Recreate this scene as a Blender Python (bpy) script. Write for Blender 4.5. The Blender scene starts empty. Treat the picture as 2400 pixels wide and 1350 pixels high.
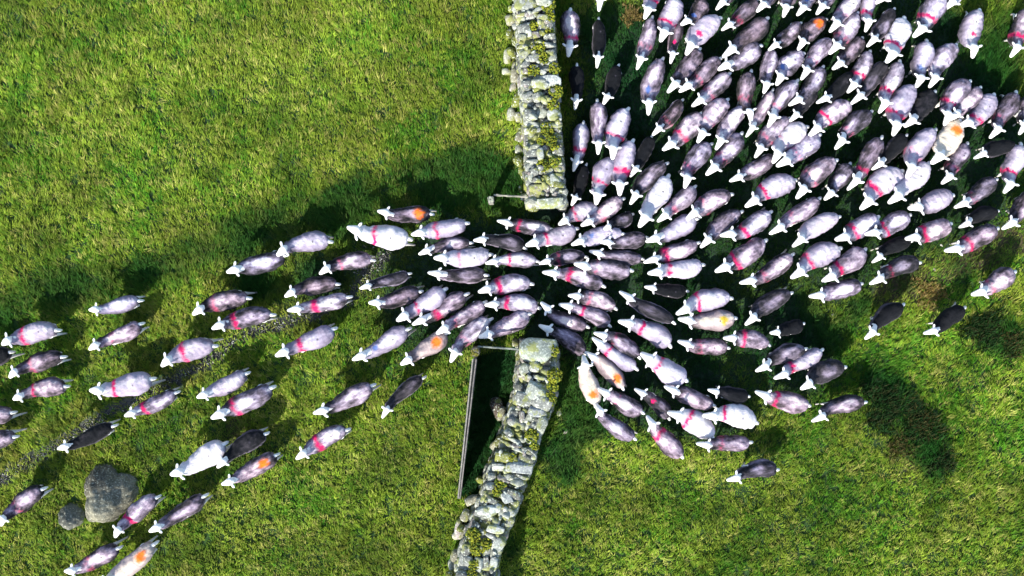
import bpy, bmesh, math, random
import numpy as np
from mathutils import Vector, Matrix

# ------------------------------------------------------------------ camera, sky, sun, exposure
scene = bpy.context.scene
COL = scene.collection
R = math.radians
CAM_H = 22.0
FPX = 110.0 * (CAM_H - 0.6)              # focal length in pixels of the 2400 px wide frame
cam_data = bpy.data.cameras.new("camera")
cam_data.sensor_width = 36.0
cam_data.lens = 36.0 * FPX / 2400.0
cam_data.clip_end = 500.0
cam = bpy.data.objects.new("camera", cam_data)
COL.objects.link(cam)
cam.location = (0, 0, CAM_H)             # a drone looking straight down
scene.camera = cam

SUN_EL = R(35.0)
SUN_DIR = Vector((-0.46 * math.cos(SUN_EL), -0.888 * math.cos(SUN_EL), math.sin(SUN_EL))).normalized()
sun_data = bpy.data.lights.new("sun", 'SUN')
sun_data.energy = 4.6
sun_data.angle = R(0.5)
sun_data.color = (1.0, 0.95, 0.86)
sun = bpy.data.objects.new("sun", sun_data)
COL.objects.link(sun)
sun.location = (0, 0, 40)
sun.rotation_euler = SUN_DIR.to_track_quat('Z', 'Y').to_euler()

world = bpy.data.worlds.new("World")
scene.world = world
world.use_nodes = True
wn = world.node_tree.nodes
wn.clear()
sky = wn.new('ShaderNodeTexSky')
sky.sky_type = 'NISHITA'
sky.sun_disc = False
sky.sun_elevation = SUN_EL
sky.sun_rotation = math.atan2(SUN_DIR.x, SUN_DIR.y)
bg = wn.new('ShaderNodeBackground')
bg.inputs['Strength'].default_value = 0.15
wo = wn.new('ShaderNodeOutputWorld')
world.node_tree.links.new(sky.outputs[0], bg.inputs['Color'])
world.node_tree.links.new(bg.outputs[0], wo.inputs['Surface'])

scene.view_settings.view_transform = 'Standard'
scene.view_settings.look = 'None'
scene.view_settings.exposure = 1.05
scene.view_settings.gamma = 1.0
scene.cycles.max_bounces = 5
scene.cycles.diffuse_bounces = 3
scene.cycles.use_denoising = True

rng = np.random.default_rng(7)
random.seed(7)


def at(px, py, z=0.0):
    """where a point of the photograph (2400 x 1350) lies in the field, at height z"""
    k = (CAM_H - z) / FPX
    return Vector(((px - 1200.0) * k, (675.0 - py) * k, z))


# ------------------------------------------------------------------ noise in numpy
def _hash(ix, iy, seed):
    n = (ix.astype(np.int64) * 374761393 + iy.astype(np.int64) * 668265263 + seed * 1274126177) & 0x7fffffff
    n = ((n ^ (n >> 13)) * 1274126177) & 0x7fffffff
    n = (n ^ (n >> 16)) & 0x7fffffff
    return n / float(0x7fffffff)


def vnoise(x, y, seed=0):
    x = np.asarray(x, float); y = np.asarray(y, float)
    ix = np.floor(x); iy = np.floor(y)
    fx = x - ix; fy = y - iy
    fx = fx * fx * (3 - 2 * fx); fy = fy * fy * (3 - 2 * fy)
    a = _hash(ix, iy, seed); b = _hash(ix + 1, iy, seed)
    c = _hash(ix, iy + 1, seed); d = _hash(ix + 1, iy + 1, seed)
    return (a * (1 - fx) + b * fx) * (1 - fy) + (c * (1 - fx) + d * fx) * fy


def fbm(x, y, seed=0, oct=4):
    v = 0; amp = 0.5; tot = 0
    for o in range(oct):
        v = v + amp * vnoise(x * 2 ** o, y * 2 ** o, seed + o * 17)
        tot += amp; amp *= 0.55
    return v / tot


def sstep(a, b, x):
    t = np.clip((x - a) / (b - a), 0, 1)
    return t * t * (3 - 2 * t)


def pnoise3(p, seed, freq):
    """cheap smooth 3-D noise: sums of rotated sines"""
    r = np.random.default_rng(seed)
    v = np.zeros(len(p))
    for k in range(7):
        d = r.normal(size=3); d /= np.linalg.norm(d)
        v += np.sin((p @ d) * freq * r.uniform(.7, 1.6) + r.uniform(0, 6.28))
    return v / 7.0


# ------------------------------------------------------------------ object helpers
def mesh_obj(name, verts, faces, mat=None, parent=None, smooth=True, colors=None, attrs=None):
    me = bpy.data.meshes.new(name)
    me.from_pydata(np.asarray(verts).tolist(), [], [list(map(int, f)) for f in faces])
    if smooth:
        me.polygons.foreach_set('use_smooth', [True] * len(me.polygons))
    if colors is not None:
        ca = me.attributes.new('tint', 'FLOAT_COLOR', 'POINT')
        c4 = np.ones((len(verts), 4), np.float32); c4[:, :3] = colors
        ca.data.foreach_set('color', c4.ravel())
    for k, v in (attrs or {}).items():
        a = me.attributes.new(k, 'FLOAT', 'POINT')
        a.data.foreach_set('value', np.asarray(v, np.float32))
    me.update()
    if mat:
        me.materials.append(mat)
    o = bpy.data.objects.new(name, me)
    COL.objects.link(o)
    if parent is not None:
        o.parent = parent
    return o


def tag(o, label=None, cat=None, group=None, kind=None):
    if label: o['label'] = label
    if cat: o['category'] = cat
    if group: o['group'] = group
    if kind: o['kind'] = kind
    return o


def empty(name, loc=(0, 0, 0), rz=0.0):
    o = bpy.data.objects.new(name, None)
    o.empty_display_size = 0.2
    COL.objects.link(o)
    o.location = loc
    o.rotation_euler = (0, 0, rz)
    return o


class Geo:
    """collects pieces into one mesh"""
    def __init__(s):
        s.v = []; s.f = []; s.c = []; s.n = 0

    def add(s, v, f, c=(1, 1, 1)):
        v = np.asarray(v, float)
        s.v.append(v)
        s.f.extend([[i + s.n for i in q] for q in f])
        cc = np.asarray(c, float)
        if cc.ndim == 1:
            cc = np.tile(cc, (len(v), 1))
        s.c.append(cc)
        s.n += len(v)

    def build(s, name, mat, parent=None, smooth=True):
        return mesh_obj(name, np.concatenate(s.v), s.f, mat, parent, smooth, np.concatenate(s.c))


def ico(level):
    bm = bmesh.new()
    bmesh.ops.create_icosphere(bm, subdivisions=level, radius=1.0)
    v = np.array([x.co[:] for x in bm.verts])
    f = [[w.index for w in q.verts] for q in bm.faces]
    bm.free()
    return v, f


ICO1, ICO2, ICO3, ICO4 = ico(1), ico(2), ico(3), ico(5)


def rock(seed, ico_mesh, planes=14, k=9.0, rough=0.05):
    """a stone: a polyhedron of random planes with worn edges and a rough skin"""
    r = np.random.default_rng(seed)
    d, f = ico_mesh
    n = r.normal(size=(planes, 3)); n /= np.linalg.norm(n, axis=1)[:, None]
    h = r.uniform(0.72, 1.05, planes)
    n = np.vstack([n, np.eye(3), -np.eye(3)]); h = np.concatenate([h, r.uniform(.85, 1.0, 6)])
    q = np.clip(d @ n.T / h, 0, None) ** k
    rad = q.sum(1) ** (-1.0 / k)
    v = d * rad[:, None]
    v *= (1 + rough * pnoise3(v, seed + 5, 5.0) + rough * .6 * pnoise3(v, seed + 9, 13.0))[:, None]
    return v, f


def rotz(v, a):
    c, s = math.cos(a), math.sin(a)
    return np.stack([v[:, 0] * c - v[:, 1] * s, v[:, 0] * s + v[:, 1] * c, v[:, 2]], 1)


def box(cx, cy, cz, sx, sy, sz, rz=0.0, tilt=0.0, rag=0.0, seg=1):
    """a sawn timber: box with slightly worn corners, long axis x"""
    xs = np.linspace(-.5, .5, seg + 1)
    v = []; f = []
    e = .16
    prof = [(-.5, -.5 + e), (-.5 + e, -.5), (.5 - e, -.5), (.5, -.5 + e), (.5, .5 - e), (.5 - e, .5), (-.5 + e, .5), (-.5, .5 - e)]
    for x in xs:
        for (a, b) in prof:
            v.append((x * sx, a * sy, b * sz))
    m = len(prof)
    for i in range(seg):
        for j in range(m):
            k = (j + 1) % m
            f.append([i * m + j, i * m + k, (i + 1) * m + k, (i + 1) * m + j][::-1])
    f.append(list(range(m))); f.append([seg * m + j for j in range(m)][::-1])
    v = np.array(v)
    if rag:
        v[:, 1:] += rag * np.random.default_rng(int(abs(cx * 977 + cy * 131 + cz * 71) * 100) % 99991).normal(size=(len(v), 2))
    ct, st = math.cos(tilt), math.sin(tilt)
    v = np.stack([v[:, 0] * ct - v[:, 2] * st, v[:, 1], v[:, 0] * st + v[:, 2] * ct], 1)
    return rotz(v, rz) + np.array([cx, cy, cz]), f


# ------------------------------------------------------------------ materials
def new_mat(name):
    m = bpy.data.materials.new(name)
    m.use_nodes = True
    nt = m.node_tree
    return m, nt, nt.nodes['Principled BSDF']


def N(nt, kind, **kw):
    n = nt.nodes.new(kind)
    for k, v in kw.items():
        setattr(n, k, v)
    return n


def math_n(nt, op, a, b=None, c=None, clamp=False):
    n = N(nt, 'ShaderNodeMath', operation=op, use_clamp=clamp)
    for i, x in enumerate((a, b, c)):
        if x is None: continue
        if isinstance(x, (int, float)): n.inputs[i].default_value = x
        else: nt.links.new(x, n.inputs[i])
    return n.outputs[0]


def mix_n(nt, fac, a, b, blend='MIX'):
    n = N(nt, 'ShaderNodeMix', data_type='RGBA', blend_type=blend)
    for sock, x in ((n.inputs[0], fac), (n.inputs[6], a), (n.inputs[7], b)):
        if isinstance(x, (int, float)): sock.default_value = x
        elif isinstance(x, tuple): sock.default_value = x + (1,) if len(x) == 3 else x
        else: nt.links.new(x, sock)
    return n.outputs[2]


def noise_n(nt, vec, scale, detail=4, rough=.6):
    n = N(nt, 'ShaderNodeTexNoise')
    n.inputs['Scale'].default_value = scale
    n.inputs['Detail'].default_value = detail
    n.inputs['Roughness'].default_value = rough
    if vec is not None: nt.links.new(vec, n.inputs['Vector'])
    return n.outputs['Fac']


def ramp_n(nt, fac, lo, hi):
    n = N(nt, 'ShaderNodeMapRange', interpolation_type='SMOOTHSTEP')
    for i, x in ((0, fac), (1, lo), (2, hi)):
        if isinstance(x, (int, float)): n.inputs[i].default_value = x
        else: nt.links.new(x, n.inputs[i])
    return n.outputs[0]


def attr_n(nt, name, kind='GEOMETRY'):
    return N(nt, 'ShaderNodeAttribute', attribute_name=name, attribute_type=kind)


def bump_n(nt, bsdf, height, strength, dist):
    b = N(nt, 'ShaderNodeBump')
    b.inputs['Strength'].default_value = strength
    b.inputs['Distance'].default_value = dist
    nt.links.new(height, b.inputs['Height'])
    nt.links.new(b.outputs[0], bsdf.inputs['Normal'])


def coords(nt, kind='Object'):
    return N(nt, 'ShaderNodeTexCoord').outputs[kind]


def tinted(name, spots=None, stain=None, spot_scale=30, rough=.9, bump=.5, bump_scale=40, bump_dist=.02):
    """base colour per piece from the mesh, broken up by noise; optional lichen spots"""
    m, nt, b = new_mat(name)
    t = attr_n(nt, 'tint').outputs['Color']
    co = coords(nt)
    n1 = noise_n(nt, co, 9, 5, .65)
    n2 = noise_n(nt, co, bump_scale, 5, .7)
    c = mix_n(nt, ramp_n(nt, n1, .3, .7), t, mix_n(nt, 1.0, t, (.55, .57, .58), 'MULTIPLY'))
    c = mix_n(nt, ramp_n(nt, n2, .35, .65), mix_n(nt, 1.0, c, (.6, .6, .6), 'MULTIPLY'), c)
    if spots:
        n3 = noise_n(nt, co, spot_scale, 3, .6)
        c = mix_n(nt, ramp_n(nt, n3, .55, .66), c, spots)
    if stain:
        n4 = noise_n(nt, co, 4.0, 5, .65)
        c = mix_n(nt, math_n(nt, 'MULTIPLY', ramp_n(nt, n4, .50, .60), .75), c, stain)
    nt.links.new(c, b.inputs['Base Color'])
    b.inputs['Roughness'].default_value = rough
    b.inputs['Specular IOR Level'].default_value = .25
    bump_n(nt, b, n2, bump, bump_dist)
    return m


STONE = tinted('lichened_stone', stain=(.21, .23, .05), spots=(.52, .56, .47), spot_scale=22, bump=.7, bump_scale=28)
BOULDER = tinted('boulder_stone', spots=(.36, .36, .28), spot_scale=26, bump=.8, bump_scale=22, bump_dist=.03)
TIMBER = tinted('weathered_timber', bump=.5, bump_scale=50)

# every sheep: nose x y, rump x y, width (all as seen in the photograph), fleece tone, paint mark
# marks: r red band, f faint red, o orange spot, y yellow spot, b blue smudge, d red spot
SHEEP_TABLE = """
4 800 125 766 50 .8 r
17 872 137 832 45 .3 f
210 735 320 702 42 .72 -
209 815 327 768 45 .65 f
27 932 143 898 45 .6 r
213 928 350 888 56 .85 r
-90 1005 18 965 45 .55 -
-85 1060 22 1018 45 .6 -
138 1060 258 998 42 .08 -
292 978 408 925 42 .6 r
406 1125 520 1042 56 .97 -
505 1093 612 1012 45 .12 -
522 1142 642 1072 45 .5 o
-8 1222 88 1145 46 .4 f
260 1250 358 1165 44 .65 r
352 1246 477 1172 46 .3 -
155 1352 270 1288 46 .5 f
232 1380 358 1282 50 .9 o
-100 860 14 826 45 .08 -
446 725 575 690 48 .4 f
496 763 632 730 48 .45 r
372 845 495 802 52 .75 r
462 935 574 880 46 .78 -
495 980 634 915 54 .6 r
646 832 782 780 52 .75 r
828 848 955 775 48 .72 b
938 853 1048 790 48 .76 o
738 980 868 905 48 .55 -
882 972 986 884 36 .15 -
690 1070 806 1003 46 .55 r
532 638 665 603 50 .45 -
641 580 768 558 50 .75 -
741 625 868 603 44 .5 f
811 546 956 558 58 1.0 r
883 507 1008 500 44 .3 o
964 550 1092 527 48 .75 r
663 682 785 660 44 .3 -
675 729 815 703 44 .65 r
842 673 957 648 36 .2 -
866 723 982 683 46 .25 -
978 587 1100 565 40 .35 -
1017 608 1147 600 52 .9 f
1002 643 1137 647 42 .25 -
1136 608 1258 608 40 .7 r
929 750 1045 687 54 .75 r
968 765 1092 693 46 .45 r
1119 677 1243 657 48 .7 r
1136 710 1262 712 46 .7 r
1021 778 1138 718 48 .5 f
1040 838 1143 745 46 .65 f
1123 792 1243 743 50 .65 -
1258 722 1374 770 44 .35 -
1265 758 1376 820 44 .4 -
1164 523 1291 537 40 .45 r
1110 555 1230 570 42 .15 -
1231 571 1352 545 52 .75 r
1262 612 1372 595 38 .2 f
1272 633 1415 660 46 .5 r
1307 522 1400 480 46 .75 r
1367 537 1458 463 46 .65 f
1337 567 1458 540 44 .85 b
1412 535 1487 508 40 .2 -
1407 577 1515 555 42 .3 -
1380 597 1505 605 38 .4 -
1344 626 1478 635 52 .55 f
1511 673 1612 688 38 .03 -
1447 690 1580 752 42 .15 -
1333 685 1445 715 46 .5 f
1312 705 1433 753 44 .6 r
1397 767 1502 832 44 .4 f
1387 792 1488 870 46 .75 r
1378 815 1467 905 44 .72 o
1452 742 1577 798 54 .75 r
1357 835 1400 948 50 .95 o
1402 908 1503 975 48 .5 f
1381 955 1485 1033 44 .5 -
1507 982 1600 1070 48 .6 r
1492 905 1577 975 40 .25 d
1502 825 1603 900 60 .9 r
1557 905 1672 955 46 .45 -
1660 912 1756 937 40 .08 -
1571 949 1675 1020 56 .95 r
1646 967 1775 980 54 1.0 r
1767 929 1897 950 50 .65 r
1631 1040 1760 1045 44 .45 f
1700 1117 1822 1092 44 .2 -
1893 972 2028 938 42 .35 -
1867 897 1980 855 52 .15 -
1811 883 1932 830 46 .75 r
1767 861 1888 815 46 .3 -
1806 782 1890 765 40 .04 -
1696 785 1807 802 46 .5 r
1587 812 1708 815 44 .45 f
1590 760 1723 745 52 .75 y
1578 720 1712 692 54 .8 r
1739 752 1852 680 46 .25 -
1740 680 1862 602 46 .5 f
1897 702 2022 667 48 .5 -
1492 530 1575 420 58 .97 -
1540 518 1635 443 46 .65 f
1516 571 1635 515 50 .8 -
1509 615 1638 573 44 .6 r
1517 636 1648 630 52 .9 r
1604 507 1712 447 50 .55 f
1637 575 1735 490 46 .35 -
1694 570 1810 502 50 .7 r
1678 640 1797 568 56 .65 r
1800 545 1927 473 48 .5 f
1850 568 1965 500 46 .9 -
1850 647 1965 572 56 .75 r
1925 658 2035 593 54 .65 r
1960 570 2062 510 54 .7 r
2033 563 2135 503 50 .6 r
2037 603 2140 560 36 .05 -
2033 658 2155 605 46 .2 f
2010 487 2107 392 60 .9 r
2075 473 2185 392 58 .93 -
2131 500 2235 453 56 .75 -
2122 568 2232 526 52 .55 r
2242 490 2343 422 44 .3 f
2248 525 2345 490 38 .05 -
2350 452 2405 342 50 .8 r
2358 545 2440 440 46 .4 -
2207 432 2278 340 46 .4 f
2184 387 2255 285 62 1.0 o
2218 602 2340 535 50 .45 r
2280 696 2384 640 52 .6 f
2022 788 2118 712 44 .03 -
2172 793 2265 722 42 .06 -
2024 74 2055 -40 44 .75 r
2067 18 2115 -70 46 .97 -
2036 110 2103 20 42 .2 -
2076 150 2130 45 60 .97 r
2151 95 2208 -18 56 .7 r
2228 28 2270 -70 46 .97 -
2265 135 2290 20 52 .75 d
2372 135 2415 20 46 .45 r
2145 205 2184 97 50 .75 b
2173 203 2236 98 48 .65 -
2054 264 2120 148 48 .7 r
2073 313 2140 198 56 .75 r
2125 300 2198 215 50 .12 -
2192 285 2270 185 52 .6 r
2222 283 2305 207 46 .5 -
2257 313 2338 225 52 .75 r
2318 323 2393 220 46 .4 f
2380 312 2440 210 44 .45 -
2278 360 2385 335 38 .04 -
2107 410 2190 300 52 .8 f
2048 400 2130 318 40 .05 -
1990 448 2070 325 46 .45 r
1932 467 2003 388 46 .35 -
1852 455 1957 370 52 .5 f
1743 480 1860 412 54 .8 r
1712 427 1820 368 44 .45 -
1819 392 1927 322 54 .7 f
1655 412 1745 318 52 .45 f
1671 348 1743 245 44 .65 -
1760 362 1847 270 44 .6 f
1793 368 1888 290 54 .95 f
1750 320 1817 212 36 .6 -
1743 288 1757 165 44 .35 f
1792 292 1868 185 46 .5 f
1853 285 1920 205 40 .15 -
1862 259 1937 158 46 .35 -
1892 315 1990 233 52 .65 r
1923 250 2010 170 42 .08 -
2000 248 2080 145 44 .15 -
1991 218 2047 120 46 .6 r
1950 342 2042 257 48 .35 f
1692 133 1805 48 52 .25 -
1686 167 1787 107 52 .6 -
1700 75 1778 -5 40 .25 f
1691 27 1735 -70 42 .5 -
1782 32 1835 -60 44 .6 -
1823 35 1880 -60 44 .6 -
1875 39 1925 -55 44 .6 b
1918 34 1970 -60 44 .6 -
1940 73 2022 -15 48 .7 f
1805 118 1883 52 40 .4 -
1860 108 1937 37 44 .4 o
1947 128 2017 30 50 .65 f
1957 167 2027 87 46 .35 -
1871 182 1948 85 44 .65 f
1787 217 1822 115 44 .65 -
1807 190 1883 117 50 .55 b
1337 133 1340 21 50 .6 r
1397 25 1425 -90 42 .6 -
1402 158 1407 42 36 .02 -
1512 45 1550 -60 48 .85 r
1548 97 1592 -8 56 .8 r
1496 163 1533 40 42 .55 f
1569 147 1598 43 36 .25 d
1610 68 1658 -5 46 .25 b
1596 119 1682 32 54 .85 d
1570 222 1642 115 48 .4 -
1598 223 1687 133 48 .4 f
1506 268 1545 135 48 .55 b
1626 255 1712 172 46 .6 f
1352 256 1355 150 38 .02 -
1422 247 1448 150 40 .03 -
1400 362 1408 237 44 .5 -
1418 371 1465 253 54 .75 r
1348 402 1370 288 42 .75 r
1532 318 1603 235 40 .3 f
1562 361 1643 265 52 .5 r
1630 332 1697 227 50 .65 f
1585 432 1662 333 50 .5 f
1385 476 1433 367 54 .75 r
1437 457 1473 328 54 .75 r
1467 472 1557 377 44 .3 -
1482 417 1530 320 36 .04 -
1347 484 1372 385 36 .02 -
"""
GRASS_N = 150000

# ------------------------------------------------------------------ where the sheep walk
SHEEP = []
for line in SHEEP_TABLE.strip().splitlines():
    q = line.split()
    SHEEP.append(tuple(map(float, q[:6])) + (q[6],))
SC = np.array([[at((a + c) / 2, (b + d) / 2)[i] for i in (0, 1)] for a, b, c, d, w, t, m in SHEEP])


def trod(x, y):
    """how trampled the ground is: 1 under the thick of the flock, 0 in the open grass"""
    x = np.asarray(x, float); y = np.asarray(y, float)
    v = np.zeros_like(x)
    for cx, cy in SC:
        v += np.exp(-((x - cx) ** 2 + (y - cy) ** 2) / (2 * .60 ** 2))
    return sstep(1.5, 3.2, v + .9 * (fbm(x * 1.3, y * 1.3, 3) - .5))


def seg_dist(x, y, pts):
    best = np.full(np.shape(x), 1e9)
    for (ax, ay), (bx, by) in zip(pts[:-1], pts[1:]):
        dx, dy = bx - ax, by - ay
        t = np.clip(((x - ax) * dx + (y - ay) * dy) / (dx * dx + dy * dy), 0, 1)
        best = np.minimum(best, np.hypot(x - ax - t * dx, y - ay - t * dy))
    return best


def pxline(pts, z=0.0):
    return [tuple(at(*p, z)[:2]) for p in pts]


TRACK = pxline([(-200, 1230), (-20, 1135), (80, 1075), (190, 1012), (262, 965), (400, 897), (480, 850), (600, 775), (690, 752), (820, 700), (870, 630), (900, 600)])
TRACK2 = pxline([(2600, 470), (2430, 540), (2330, 585), (2210, 640), (2080, 690)])
DIRT = [at(2178, 698), at(2150, 1085), at(560, 1010)]
# low dark growth, and shade painted into the grass beside flock and walls: (x, y, radius m)
SHADE_BAND = pxline([(-60, 745), (120, 690), (330, 650), (560, 560), (760, 490), (950, 430), (1130, 400), (1190, 440)])  # shade on the upper side of the left-hand file, painted as darker grass
LUSH_SHADE = [(at(px, py), r) for px, py, r in ((2090, 965, .75), (2170, 1040, .7), (2190, 1110, .45), (2310, 785, .55), (2370, 800, .5), (1130, 440, .8), (1030, 470, .5), (2060, 900, .5), (1400, 980, .5), (1330, 900, .9), (1360, 990, .6), (1300, 1060, .5), (1930, 800, .8), (1650, 880, .6), (1850, 720, .6), (2120, 660, .5), (2250, 650, .5), (2020, 720, .5), (2340, 100, 1.0), (2330, 220, .7), (2210, 50, .5), (1450, 160, .9), (1460, 60, .6), (1480, 300, .6), (1400, 60, .6), (1660, 960, .4), (800, 520, .5), (600, 660, .5), (740, 640, .5), (1140, 880, .5), (1150, 960, .5), (1125, 1030, .45), (1110, 1100, .4), (1092, 1150, .3), (1165, 860, .4), (1330, 1110, .5), (1200, 1290, .4))]


def lush_shade(x, y):  # dark growth and painted shade in one mask
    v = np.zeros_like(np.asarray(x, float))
    for c, r in LUSH_SHADE:
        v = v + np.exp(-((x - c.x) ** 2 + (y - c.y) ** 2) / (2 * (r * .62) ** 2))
    v = v + .85 * (1 - sstep(.1, 1.1, seg_dist(x, y, SHADE_BAND)))
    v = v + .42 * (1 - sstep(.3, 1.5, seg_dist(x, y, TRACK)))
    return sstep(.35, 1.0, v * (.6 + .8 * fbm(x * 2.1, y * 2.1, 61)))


def ground_h(x, y):
    x = np.asarray(x, float); y = np.asarray(y, float)
    h = .10 * (fbm(x * .35, y * .35, 21) - .5) + .05 * (fbm(x * 1.4, y * 1.4, 22, 3) - .5)
    fade = 1 - sstep(20, 60, np.hypot(x, y))
    return h * fade - .01


# ------------------------------------------------------------------ ground sheet
def axis(lim_in, step_in, far):
    a = list(np.arange(-lim_in, lim_in + 1e-6, step_in))
    s, p = step_in, lim_in
    while p < far:
        s *= 1.5; p += s
        a.append(p); a.insert(0, -p)
    return np.array(a)


gx, gy = axis(14.5, .1, 260), axis(9.5, .1, 260)
GX, GY = np.meshgrid(gx, gy)
tr = trod(GX, GY); dt = seg_dist(GX, GY, TRACK); dt2 = seg_dist(GX, GY, TRACK2)
wet = np.maximum((1 - sstep(.08, .24, dt + .14 * (fbm(GX * 3, GY * 3, 9) - .5))), 0) * (1 - .0 * tr)
hoof = vnoise(GX * 8, GY * 8, 33)
GZ = ground_h(GX, GY) - .03 * wet * hoof - .015 * tr * hoof
dry = (1 - sstep(.15, .5, dt2 + .3 * (fbm(GX * 2, GY * 2, 19) - .5)))
for d in DIRT:
    dry = np.maximum(dry, .9 * (1 - sstep(.15, .6, np.hypot(GX - d.x, GY - d.y) + .3 * (fbm(GX * 3, GY * 3, 29) - .5))))
c_turf = np.array([.018, .055, .008]); c_trod = np.array([.007, .028, .011]); c_wet = np.array([.014, .016, .010]); c_dry = np.array([.060, .042, .022])
gc = c_turf + (c_trod - c_turf) * tr[..., None]
gc = gc + (c_dry - gc) * (.8 * dry)[..., None]
gc = gc + (c_wet - gc) * wet[..., None]
gc = gc * (.75 + .5 * fbm(GX * 4, GY * 4, 41))[..., None]
nx, ny = len(gx), len(gy)
gv = np.stack([GX.ravel(), GY.ravel(), GZ.ravel()], 1)
idx = np.arange(nx * ny).reshape(ny, nx)
gf = np.stack([idx[:-1, :-1], idx[:-1, 1:], idx[1:, 1:], idx[1:, :-1]], -1).reshape(-1, 4)
m, nt, b = new_mat('turf_soil')
t = attr_n(nt, 'tint').outputs['Color']
wv = attr_n(nt, 'wet').outputs['Fac']
co = coords(nt)
n1 = noise_n(nt, co, 14, 6, .7)
c = mix_n(nt, ramp_n(nt, n1, .35, .65), mix_n(nt, 1.0, t, (.5, .5, .5), 'MULTIPLY'), mix_n(nt, 1.0, t, (1.5, 1.4, 1.3), 'MULTIPLY'))
nt.links.new(c, b.inputs['Base Color'])
nt.links.new(math_n(nt, 'SUBTRACT', .95, math_n(nt, 'MULTIPLY', wv, .7)), b.inputs['Roughness'])
bump_n(nt, b, n1, .8, .03)
ground = mesh_obj('ground', gv, gf, m, None, True, gc.reshape(-1, 3), {'wet': wet.ravel()})
tag(ground, kind='structure')

# ------------------------------------------------------------------ grass (one object: nobody could count it)
UP_WALL = pxline([(1246, -260), (1252, 0), (1262, 150), (1272, 300), (1281, 420), (1284, 470)], 1.15)
LOW_WALL = pxline([(1265, 812), (1260, 880), (1254, 935), (1232, 1000), (1214, 1050), (1198, 1100), (1180, 1150), (1164, 1200), (1142, 1255), (1122, 1310), (1114, 1360), (1100, 1500), (1085, 1640)], 1.15)


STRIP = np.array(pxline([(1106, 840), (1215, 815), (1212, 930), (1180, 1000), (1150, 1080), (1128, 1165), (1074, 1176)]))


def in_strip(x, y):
    """the corner between open gate and wall: ungrazed, and darkened with painted gate shade"""
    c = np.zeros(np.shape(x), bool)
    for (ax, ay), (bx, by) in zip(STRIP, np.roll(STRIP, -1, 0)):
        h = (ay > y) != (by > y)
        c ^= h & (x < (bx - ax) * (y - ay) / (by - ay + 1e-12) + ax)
    return c


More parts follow.
